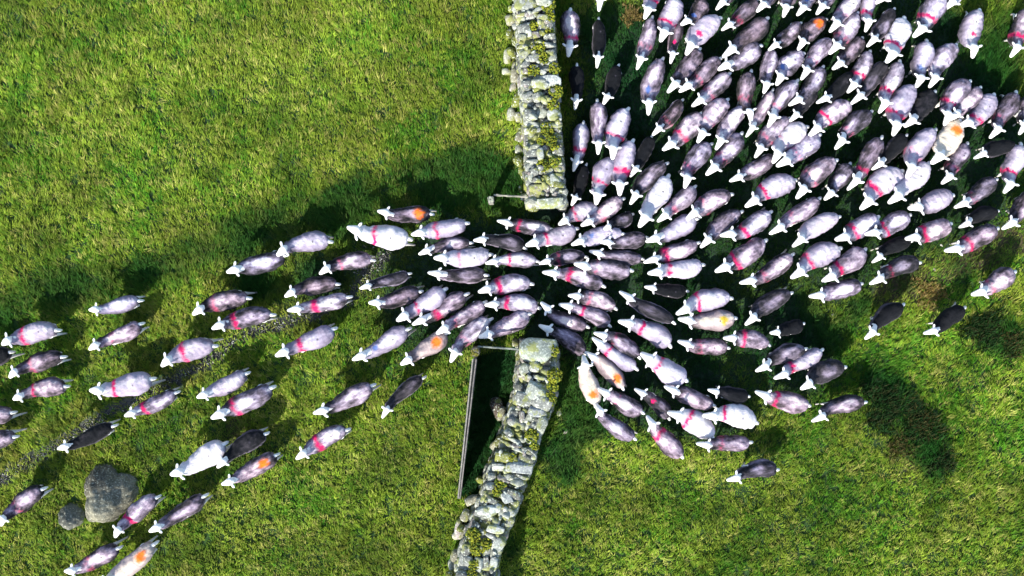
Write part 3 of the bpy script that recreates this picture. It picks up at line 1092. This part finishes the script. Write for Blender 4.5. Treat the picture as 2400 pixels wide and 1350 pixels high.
def sheep_body(ph, ear, pitch):
    """one continuous animal: trunk, neck, head with muzzle and ears, four jointed legs, tail"""
    g = Geo()
    tube(g, [(-.58, 0, .53), (-.50, 0, .51), (-.35, 0, .49), (-.1, 0, .48), (.1, 0, .50), (.22, 0, .53)],
         [(.05, .06), (.12, .12), (.16, .155), (.165, .16), (.135, .15), (.09, .11)], 18)
    hz = .745 + pitch
    tube(g, [(.10, 0, .53), (.22, 0, .60), (.32, 0, .67 + pitch * .6), (.39, 0, hz - .015)], [(.11, .12), (.095, .10), (.085, .08), (.075, .06)])
    # skull, face, muzzle
    tube(g, [(.30, 0, hz - .005), (.35, 0, hz + .012), (.395, 0, hz + .012), (.45, 0, hz - .02), (.52, 0, hz - .075), (.575, 0, hz - .12), (.603, 0, hz - .14)],
         [(.05, .04), (.082, .058), (.088, .066), (.076, .062), (.056, .05), (.042, .038), (.020, .02)], 16)
    for s in (1, -1):
        M = rotm('Z', s * (R(112) + ear * .6)) @ rotm('Y', -.12)
        blob(g, (.352, s * .122, hz + .024), (.064, .033, .0145), M)
        blob(g, (.45, s * .066, hz + .005), (.022, .016, .016))
        # fore leg: shoulder, knee, fetlock, hoof
        q = math.sin(ph + (0 if s > 0 else math.pi))
        lift = max(0, math.cos(ph + (0 if s > 0 else math.pi))) * .05
        fx = .10
        tube(g, [(fx, s * .085, .50), (fx + .01, s * .09, .38), (fx + .05 * q + .01, s * .092, .225), (fx + .10 * q - .02 * (lift > .03), s * .092, .08 + lift), (fx + .115 * q + .012, s * .092, .018 + lift)],
             [.07, .045, .026, .020, .024], 10)
        # hind leg: hip, stifle forward, hock back, cannon, hoof
        q = math.sin(ph + math.pi * .75 + (0 if s > 0 else math.pi))
        lift = max(0, math.cos(ph + math.pi * .75 + (0 if s > 0 else math.pi))) * .05
        hx = -.43
        tube(g, [(hx, s * .085, .50), (hx + .05 + .03 * q, s * .10, .37), (hx - .075 + .08 * q, s * .10, .225), (hx - .075 + .19 * q, s * .10, .075 + lift), (hx - .06 + .20 * q, s * .10, .018 + lift)],
             [.10, .065, .029, .021, .025], 10)
    tube(g, [(-.55, 0, .58), (-.62, .012, .555), (-.665, .02, .49), (-.68, .02, .40)], [.045, .042, .036, .018], 10)
    o = g.build('proto', None)
    md = o.modifiers.new('r', 'REMESH'); md.mode = 'VOXEL'; md.voxel_size = .0125; md.use_smooth_shade = True
    sm = o.modifiers.new('s', 'SMOOTH'); sm.factor = .5; sm.iterations = 3
    ev = o.evaluated_get(bpy.context.evaluated_depsgraph_get())
    me = bpy.data.meshes.new_from_object(ev)
    v = np.empty(len(me.vertices) * 3, np.float32); me.vertices.foreach_get('co', v)
    bpy.data.objects.remove(o)
    return me, v.reshape(-1, 3).astype(float), hz


FL = np.array([  # x, half width, top, bottom of the fleece
    (-.605, .004, .545, .535), (-.598, .055, .60, .47), (-.575, .105, .635, .41), (-.53, .150, .665, .35), (-.45, .190, .688, .315), (-.34, .210, .695, .30), (-.20, .2125, .690, .285),
    (-.05, .203, .684, .285), (.06, .187, .682, .30), (.15, .168, .690, .335), (.22, .148, .702, .39), (.28, .128, .722, .46), (.325, .112, .742, .53), (.352, .088, .748, .60), (.368, .04, .735, .66)])


def fleece_geo(seed, pitch):
    r = np.random.default_rng(seed)
    nu, nv = 54, 40
    # even spacing along the outline, not along x, so the rounded rump keeps its rings
    s = np.concatenate([[0], np.cumsum(np.hypot(np.diff(FL[:, 0]), np.diff(FL[:, 1])))])
    u = np.linspace(0, s[-1], nu)
    x, w, zt, zb = (np.interp(u, s, FL[:, i]) for i in range(4))
    for a in (w, zt, zb):
        a[1:-1] = (a[:-2] + 2 * a[1:-1] + a[2:]) / 4
    bulge = (1 + .09 * np.sin(x * 5 + r.uniform(0, 6.28)) + r.normal(0, .03)) * (1 + r.uniform(-.14, .04) * sstep(-.25, .2, x)) * (1 - r.uniform(0, .16) * sstep(-.35, -.58, x))
    th = np.linspace(0, 2 * np.pi, nv, endpoint=False)
    ce, se = np.cos(th), np.sin(th)
    ex = lambda q, p: np.sign(q) * np.abs(q) ** p
    V = np.empty((nu, nv, 3)); T = np.empty((nu, nv))
    lift = pitch * sstep(.08, .36, x)
    for i in range(nu):
        zc, zh = (zt[i] + zb[i]) / 2, (zt[i] - zb[i]) / 2
        V[i, :, 0] = x[i]; V[i, :, 1] = w[i] * (bulge[i] if 2 < i < nu - 8 else 1) * ex(ce, .9); V[i, :, 2] = zc + zh * ex(se, .85) + lift[i]
        T[i] = ex(ce, .9)
    V[:, :, 1] += .012 * np.sin(x * 4 + r.uniform(0, 6))[:, None]
    S = np.repeat(((x + .6) / 1.2)[:, None], nv, 1)
    P = V.reshape(-1, 3)
    c = np.stack([P[:, 0], np.zeros(len(P)), np.full(len(P), .5)], 1)
    d = P - c; d /= np.maximum(np.linalg.norm(d, axis=1), .02)[:, None]
    env = np.repeat(sstep(0, 4, np.arange(nu)) * sstep(0, 3, nu - 1 - np.arange(nu)), nv)
    k = .026 * pnoise3(P, seed, 13) + .018 * pnoise3(P, seed + 1, 32) + .011 * pnoise3(P, seed + 2, 75)
    P = P + d * (k * env)[:, None]
    F = []
    for i in range(nu - 1):
        for j in range(nv):
            q = (j + 1) % nv
            F.append([i * nv + j, i * nv + q, (i + 1) * nv + q, (i + 1) * nv + j])
    F.append(list(range(nv))[::-1]); F.append([(nu - 1) * nv + j for j in range(nv)])
    return P, F, S.ravel(), T.ravel()


def turn_head(P, yaw, bend=0.0):
    """turn neck and head sideways about the shoulders"""
    w = sstep(.10, .40, P[:, 0]) * yaw
    c, s = np.cos(w), np.sin(w)
    x, y = P[:, 0] - .14, P[:, 1]
    Q = P.copy(); Q[:, 0] = .14 + x * c - y * s; Q[:, 1] = x * s + y * c
    w = sstep(-.05, -.60, Q[:, 0]) * bend
    c, s = np.cos(w), np.sin(w)
    x, y = Q[:, 0] + .12, Q[:, 1].copy()
    B = Q.copy(); B[:, 0] = -.12 + x * c - y * s; B[:, 1] = x * s + y * c
    return B


# body: short white hair on face and legs
m, nt, b = new_mat('sheep_hair')
co = coords(nt)
sx = N(nt, 'ShaderNodeSeparateXYZ'); nt.links.new(co, sx.inputs[0])
n1 = noise_n(nt, co, 40, 3)
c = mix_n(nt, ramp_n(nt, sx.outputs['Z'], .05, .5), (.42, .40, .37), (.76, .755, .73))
c = mix_n(nt, ramp_n(nt, n1, .3, .8), c, mix_n(nt, 1.0, c, (.9, .88, .86), 'MULTIPLY'))
c = mix_n(nt, attr_n(nt, 'dark').outputs['Fac'], c, (.05, .045, .045))
nt.links.new(c, b.inputs['Base Color'])
b.inputs['Roughness'].default_value = .8
b.inputs['Specular IOR Level'].default_value = .2
bump_n(nt, b, n1, .3, .01)
HAIR = m

# fleece: one wool material; each animal's colour, neck shade and paint marks come from its properties
m, nt, b = new_mat('sheep_wool')
A = lambda k: attr_n(nt, k, 'OBJECT')
s_, t_ = attr_n(nt, 'along').outputs['Fac'], attr_n(nt, 'across').outputs['Fac']
seedv = A('seed').outputs['Fac']
sh = N(nt, 'ShaderNodeVectorMath', operation='ADD')
cmb = N(nt, 'ShaderNodeCombineXYZ')
nt.links.new(seedv, cmb.inputs[0]); nt.links.new(seedv, cmb.inputs[2])
nt.links.new(coords(nt), sh.inputs[0]); nt.links.new(cmb.outputs[0], sh.inputs[1])
vec = sh.outputs[0]
mpv = N(nt, 'ShaderNodeMapping'); mpv.inputs['Scale'].default_value = (.62, 1.15, 1.0); nt.links.new(vec, mpv.inputs['Vector']); vec = mpv.outputs[0]
nb = noise_n(nt, vec, 5.5, 3, .55)
nm = noise_n(nt, vec, 17.0, 4, .65)
nf = noise_n(nt, vec, 70.0, 4, .7)
nq = noise_n(nt, vec, 11.0, 3, .6)
tone, mot = A('tone').outputs['Fac'], A('mottle').outputs['Fac']
v = math_n(nt, 'ADD', tone, math_n(nt, 'MULTIPLY', math_n(nt, 'SUBTRACT', nb, .5), math_n(nt, 'MULTIPLY', mot, 1.7)))
v = math_n(nt, 'ADD', v, math_n(nt, 'MULTIPLY', math_n(nt, 'SUBTRACT', nm, .5), math_n(nt, 'ADD', math_n(nt, 'MULTIPLY', mot, .55), .12)))
v = math_n(nt, 'SUBTRACT', v, math_n(nt, 'MULTIPLY', ramp_n(nt, s_, .60, .74), A('neck').outputs['Fac']))  # shade of the head painted into the neck wool
v = math_n(nt, 'ADD', v, math_n(nt, 'MULTIPLY', ramp_n(nt, s_, .66, .80), A('collar').outputs['Fac']))
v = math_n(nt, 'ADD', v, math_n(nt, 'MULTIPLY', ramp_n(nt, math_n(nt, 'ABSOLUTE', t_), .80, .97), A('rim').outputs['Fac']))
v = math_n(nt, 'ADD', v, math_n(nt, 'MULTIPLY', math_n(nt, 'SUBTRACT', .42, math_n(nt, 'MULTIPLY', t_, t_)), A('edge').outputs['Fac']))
da = math_n(nt, 'SUBTRACT', s_, A('saddle_at').outputs['Fac'])
sd = math_n(nt, 'ADD', math_n(nt, 'MULTIPLY', math_n(nt, 'MULTIPLY', da, da), 22.0), math_n(nt, 'MULTIPLY', math_n(nt, 'MULTIPLY', t_, t_), 2.2))
sd = math_n(nt, 'ADD', sd, math_n(nt, 'MULTIPLY', math_n(nt, 'SUBTRACT', nm, .5), 1.5))
v = math_n(nt, 'ADD', v, math_n(nt, 'MULTIPLY', math_n(nt, 'SUBTRACT', 1.0, ramp_n(nt, sd, .25, 1.0)), A('saddle').outputs['Fac']), clamp=True)
cr = N(nt, 'ShaderNodeValToRGB')
nt.links.new(v, cr.inputs[0])
el = cr.color_ramp.elements
el[0].position = 0; el[0].color = (.003, .004, .006, 1)
el[1].position = 1; el[1].color = (.64, .62, .65, 1)
for p_, c_ in ((.15, (.008, .009, .012, 1)), (.38, (.046, .042, .053, 1)), (.58, (.145, .125, .172, 1)), (.75, (.275, .240, .325, 1)), (.9, (.43, .39, .485, 1))):
    e = el.new(p_); e.color = c_
base = cr.outputs[0]
base = mix_n(nt, ramp_n(nt, nf, .3, .7), mix_n(nt, 1.0, base, (.80, .79, .80), 'MULTIPLY'), base)
base = mix_n(nt, A('brown').outputs['Fac'], base, mix_n(nt, 1.0, base, (1.18, .93, .82), 'MULTIPLY'))
base = mix_n(nt, A('warm').outputs['Fac'], base, mix_n(nt, 1.0, base, (1.05, .95, .72), 'MULTIPLY'))
# the shoulder band of raddle
wob = math_n(nt, 'MULTIPLY', math_n(nt, 'SUBTRACT', nb, .5), .16)
dist = math_n(nt, 'ABSOLUTE', math_n(nt, 'SUBTRACT', math_n(nt, 'ADD', s_, wob), A('band_at').outputs['Fac']))
bw = A('band_w').outputs['Fac']
band = math_n(nt, 'SUBTRACT', 1.0, ramp_n(nt, dist, math_n(nt, 'MULTIPLY', bw, -.25), math_n(nt, 'MULTIPLY', bw, math_n(nt, 'ADD', .75, math_n(nt, 'MULTIPLY', nq, .8)))))
band = math_n(nt, 'MULTIPLY', band, A('band').outputs['Fac'])
band = math_n(nt, 'MULTIPLY', band, math_n(nt, 'ADD', A('band_min').outputs['Fac'], ramp_n(nt, nq, .36, .62)), clamp=True)
kk = math_n(nt, 'ADD', .30, math_n(nt, 'MULTIPLY', v, .8))
cs = N(nt, 'ShaderNodeVectorMath', operation='SCALE'); cs.inputs[0].default_value = (.56, .018, .11)
nt.links.new(kk, cs.inputs['Scale'])
base = mix_n(nt, band, base, cs.outputs[0])
# the round spot
ds = math_n(nt, 'SUBTRACT', s_, A('spot_at').outputs['Fac'])
dt_ = math_n(nt, 'MULTIPLY', math_n(nt, 'SUBTRACT', t_, A('spot_side').outputs['Fac']), .17)
dd = math_n(nt, 'SQRT', math_n(nt, 'ADD', math_n(nt, 'MULTIPLY', ds, ds), math_n(nt, 'MULTIPLY', dt_, dt_)))
dd = math_n(nt, 'ADD', dd, math_n(nt, 'MULTIPLY', math_n(nt, 'SUBTRACT', nq, .5), .14))
sr = A('spot_r').outputs['Fac']
sp = math_n(nt, 'SUBTRACT', 1.0, ramp_n(nt, dd, math_n(nt, 'MULTIPLY', sr, .45), math_n(nt, 'MULTIPLY', sr, 1.35)))
# spots are only sprayed on the back
up = N(nt, 'ShaderNodeSeparateXYZ'); nt.links.new(coords(nt), up.inputs[0])
sp = math_n(nt, 'MULTIPLY', sp, ramp_n(nt, up.outputs['Z'], .40, .52))
sp = math_n(nt, 'MULTIPLY', sp, A('spot').outputs['Fac'])
base = mix_n(nt, sp, base, A('spot_col').outputs['Color'])
sq = math_n(nt, 'SQRT', math_n(nt, 'ADD', math_n(nt, 'POWER', math_n(nt, 'SUBTRACT', s_, .27), 2.0), math_n(nt, 'POWER', math_n(nt, 'MULTIPLY', math_n(nt, 'SUBTRACT', t_, .1), .17), 2.0)))
sk = math_n(nt, 'MULTIPLY', math_n(nt, 'SUBTRACT', 1.0, ramp_n(nt, sq, .010, .026)), math_n(nt, 'MULTIPLY', A('speck').outputs['Fac'], math_n(nt, 'MULTIPLY', .7, ramp_n(nt, up.outputs['Z'], .40, .52))))
base = mix_n(nt, sk, base, (.05, .045, .06))
nt.links.new(base, b.inputs['Base Color'])
b.inputs['Roughness'].default_value = .95
b.inputs['Specular IOR Level'].default_value = .1
b.inputs['Sheen Weight'].default_value = .03
b.inputs['Sheen Roughness'].default_value = .6
hb = math_n(nt, 'ADD', math_n(nt, 'MULTIPLY', nf, .6), nm)
bump_n(nt, b, hb, .8, .02)
WOOL = m

VARIANTS = []
GAITS = []
for gi in range(6):
    pitch = (0.03, .06, 0.0, .08, .045, .02)[gi]
    GAITS.append(sheep_body(gi * 1.05 + .3, (.15, -.1, .3, .05, -.25, .2)[gi], pitch) + (pitch,))
for vi in range(18):
    me0, P0, hz, pitch = GAITS[vi % 6]
    yaw = R((-4, 9, -14, 18, 2, -22, 6, -9, 13, -2, 24, -17, 0, 11, -6, 5, -12, 16)[vi])
    bend = R((5, -8, 0, -6, 10, 7, -10, 3, -4, 9, -7, 0, 6, -12, 4, 11, -3, -9)[vi])
    me = me0.copy(); me.name = 'sheep_body'
    P = turn_head(P0, yaw, bend)
    dark = np.zeros(len(P0))
    for s in (1, -1):
        dark += 1 - sstep(.010, .018, np.linalg.norm(P0 - np.array([.455, s * .074, hz + .006]), axis=1))
        dark += .8 * (1 - sstep(.006, .014, np.linalg.norm(P0 - np.array([.592, s * .014, hz - .135]), axis=1)))
        dark += .9 * (P0[:, 2] < .03) * (np.sign(P0[:, 1]) == s)
    me.vertices.foreach_set('co', P.astype(np.float32).ravel())
    a = me.attributes.new('dark', 'FLOAT', 'POINT'); a.data.foreach_set('value', np.clip(dark, 0, 1).astype(np.float32))
    me.polygons.foreach_set('use_smooth', [True] * len(me.polygons))
    me.materials.clear(); me.materials.append(HAIR); me.update()
    FP, FF, FS, FT = fleece_geo(400 + vi * 7, pitch)
    fo = mesh_obj('fleece', turn_head(FP, yaw, bend), FF, WOOL, None, True, None, {'along': FS, 'across': FT})
    fm = fo.data; bpy.data.objects.remove(fo)
    VARIANTS.append((me, fm))

# ---- words for each animal
def tone_word(t):
    for k, w in ((.10, 'near-black'), (.28, 'charcoal'), (.48, 'dark grey'), (.62, 'mottled grey'), (.78, 'pale grey'), (.92, 'cream')):
        if t < k: return w
    return 'bright white'


MARK_WORD = {'r': 'red-banded', 'f': 'faintly red-marked', 'o': 'orange-spotted', 'y': 'yellow-spotted', 'b': 'blue-smudged', 'd': 'red-spotted', '-': 'unmarked'}


def place_word(x, y, top, right):
    if x < 70: return 'cut by the left edge'
    if x < 300 and y < 830: return 'leading the left-hand file'
    if x < 700 and y > 1005: return 'near the two boulders'
    if x < 420: return 'on the track above the large boulder'
    if x < 700 and y < 680: return 'on the left-hand file\'s upper side'
    if x < 700: return 'midway along the left-hand file'
    if x < 960 and y > 880: return 'in the grass left of the wooden gate'
    if x < 1000 and y > 750: return 'just up-left of the wooden gate'
    if x < 1000: return 'on the grit track left of the gateway'
    if x < 1170 and y < 640: return 'left of the upper wall end'
    if x < 1250 and y >= 640: return 'just above the gate post'
    if x < 1340 and 480 < y < 640: return 'squeezing past the upper wall end'
    if x < 1480 and 480 < y < 640: return 'entering the gateway by the upper wall'
    if x < 1480 and 640 <= y < 830: return 'in the gateway above the lower wall end'
    if x < 1500 and y >= 830: return 'just right of the lower wall end'
    if x < 1480 and y < 300: return 'right of the mossy upper wall'
    if x < 1480: return 'beside the upper wall foot'
    if top: return 'cut by the top edge'
    if right: return 'cut by the right edge'
    if x < 1680 and y < 190: return 'below the top-edge grass tuft'
    if x < 1680 and y < 370: return 'in the dense flock right of the wall'
    if x < 1620 and y < 560: return 'fanning out right of the upper wall end'
    if x < 1700 and y < 780 : return 'queueing right of the gateway'
    if x < 1790 and y > 890: return 'on the flock\'s bottom fringe'
    if x < 1830 and y > 680: return 'low in the right-hand flock'
    if y > 780: return 'at the flock\'s lower right tail'
    if x > 1980 and y > 690: return 'straggling beside the dead grass tuft'
    if x > 2150 and y > 440: return 'straggling along the dry path'
    if x > 2120 and y < 170: return 'in the open top right corner'
    if x > 2120: return 'in the flock\'s right-hand part'
    if y < 120: return 'in the topmost row of the flock'
    if y < 215: return 'in the dense upper flock'
    if x < 1900 and y < 345: return 'in the flock\'s tightest knot'
    if y < 345: return 'in the flock\'s upper right'
    if y < 520: return 'mid-way through the right-hand flock'
    return 'in the flock\'s lower rows'


ORD = ['leftmost', 'second from left', 'third from left', 'fourth from left', 'fifth from left', 'sixth from left']
keys = {}
for i, (nx_, ny_, rx_, ry_, w, t, mk) in enumerate(SHEEP):
    cx, cy = .4 * nx_ + .6 * rx_, .4 * ny_ + .6 * ry_
    cx, cy = (nx_ + rx_) / 2, (ny_ + ry_) / 2
    keys.setdefault((tone_word(t), MARK_WORD[mk], place_word(cx, cy, min(ny_, ry_) < 0, max(nx_, rx_) > 2398)), []).append((cx, i))
LABEL = {}
for (tw, mw, pw), lst in keys.items():
    lst.sort()
    for k, (cx, i) in enumerate(lst):
        if len(lst) == 1: LABEL[i] = f'{tw} {mw} sheep {pw}'
        elif k == len(lst) - 1: LABEL[i] = f'rightmost {tw} {mw} sheep {pw}'
        else: LABEL[i] = f'{ORD[k]} of the {tw} {mw} sheep {pw}'

SPOT = {'o': (.21, 0.0, .10, (.80, .15, .006)), 'y': (.20, .0, .075, (.52, .36, .02)), 'b': (.58, -.25, .06, (.07, .16, .45)), 'd': (.52, .05, .055, (.72, .01, .13))}
rs = np.random.default_rng(77)
for i, (nx_, ny_, rx_, ry_, w, t, mk) in enumerate(SHEEP):
    me, fm = VARIANTS[(i * 7 + int(rs.integers(18))) % 18]
    zr = .64
    a, b_ = at(nx_, ny_, zr), at(rx_, ry_, zr)
    mid = (a + b_) / 2; d = a - b_; L = d.length
    root = empty('sheep', (mid.x, mid.y, float(ground_h(mid.x, mid.y))), math.atan2(d.y, d.x))
    sy = (w / 110.0) / .455
    root.scale = (L / 1.205, sy, .5 + .25 * (L / 1.205) + .25 * sy)
    tag(root, LABEL[i], 'sheep', 'sheep of the walking flock')
    bo = bpy.data.objects.new('body', me); COL.objects.link(bo); bo.parent = root
    fo = bpy.data.objects.new('fleece', fm); COL.objects.link(fo); fo.parent = root
    tt = t + (.08 if .12 < t < .6 else .03 if .6 <= t < .8 else 0)
    fo['tone'] = float(tt); fo['seed'] = float(i * 3.71)
    fo['mottle'] = float(np.clip(4 * t * (1 - t), .16, 1) * 1.0 * (.45 if t > .7 else 1))
    fo['neck'] = float(rs.uniform(.05, .4) if .25 < t < .85 and rs.uniform() < .6 else 0.0)  # strength of the painted head shade behind the ears
    fo['collar'] = float(rs.uniform(.0, .22) if t > .45 else rs.choice([0.0, .2]))
    fo['edge'] = float(rs.uniform(.15, .5) if .2 < t < .82 else .08)
    fo['saddle'] = float(rs.uniform(.05, .40) if .12 < t < .75 else .03)
    fo['saddle_at'] = float(rs.uniform(.25, .5))
    fo['brown'] = float(rs.uniform(0, .55) if .2 < t < .7 else 0.0)
    fo['rim'] = float(rs.uniform(.05, .5) if t < .35 else 0.0)
    fo['warm'] = 1.0 if mk in 'oy' and t > .6 else float(rs.uniform(0, .25))
    fo['band_min'] = float(rs.uniform(.4, .95) if mk == 'r' else -.15)
    fo['speck'] = float(rs.uniform() < .4)
    fo['band'] = {'r': .95, 'f': .72}.get(mk, 0.0)
    fo['band_at'] = float(rs.uniform(.535, .61)); fo['band_w'] = float(rs.uniform(.048, .08) if mk == 'r' else rs.uniform(.05, .10))
    q = SPOT.get(mk, (.2, 0, .05, (0, 0, 0)))
    fo['spot'] = (0.0 if mk not in SPOT else (.75 if mk == 'b' else .95))
    fo['spot_at'] = q[0]; fo['spot_side'] = q[1]; fo['spot_r'] = q[2]; fo['spot_col'] = q[3]
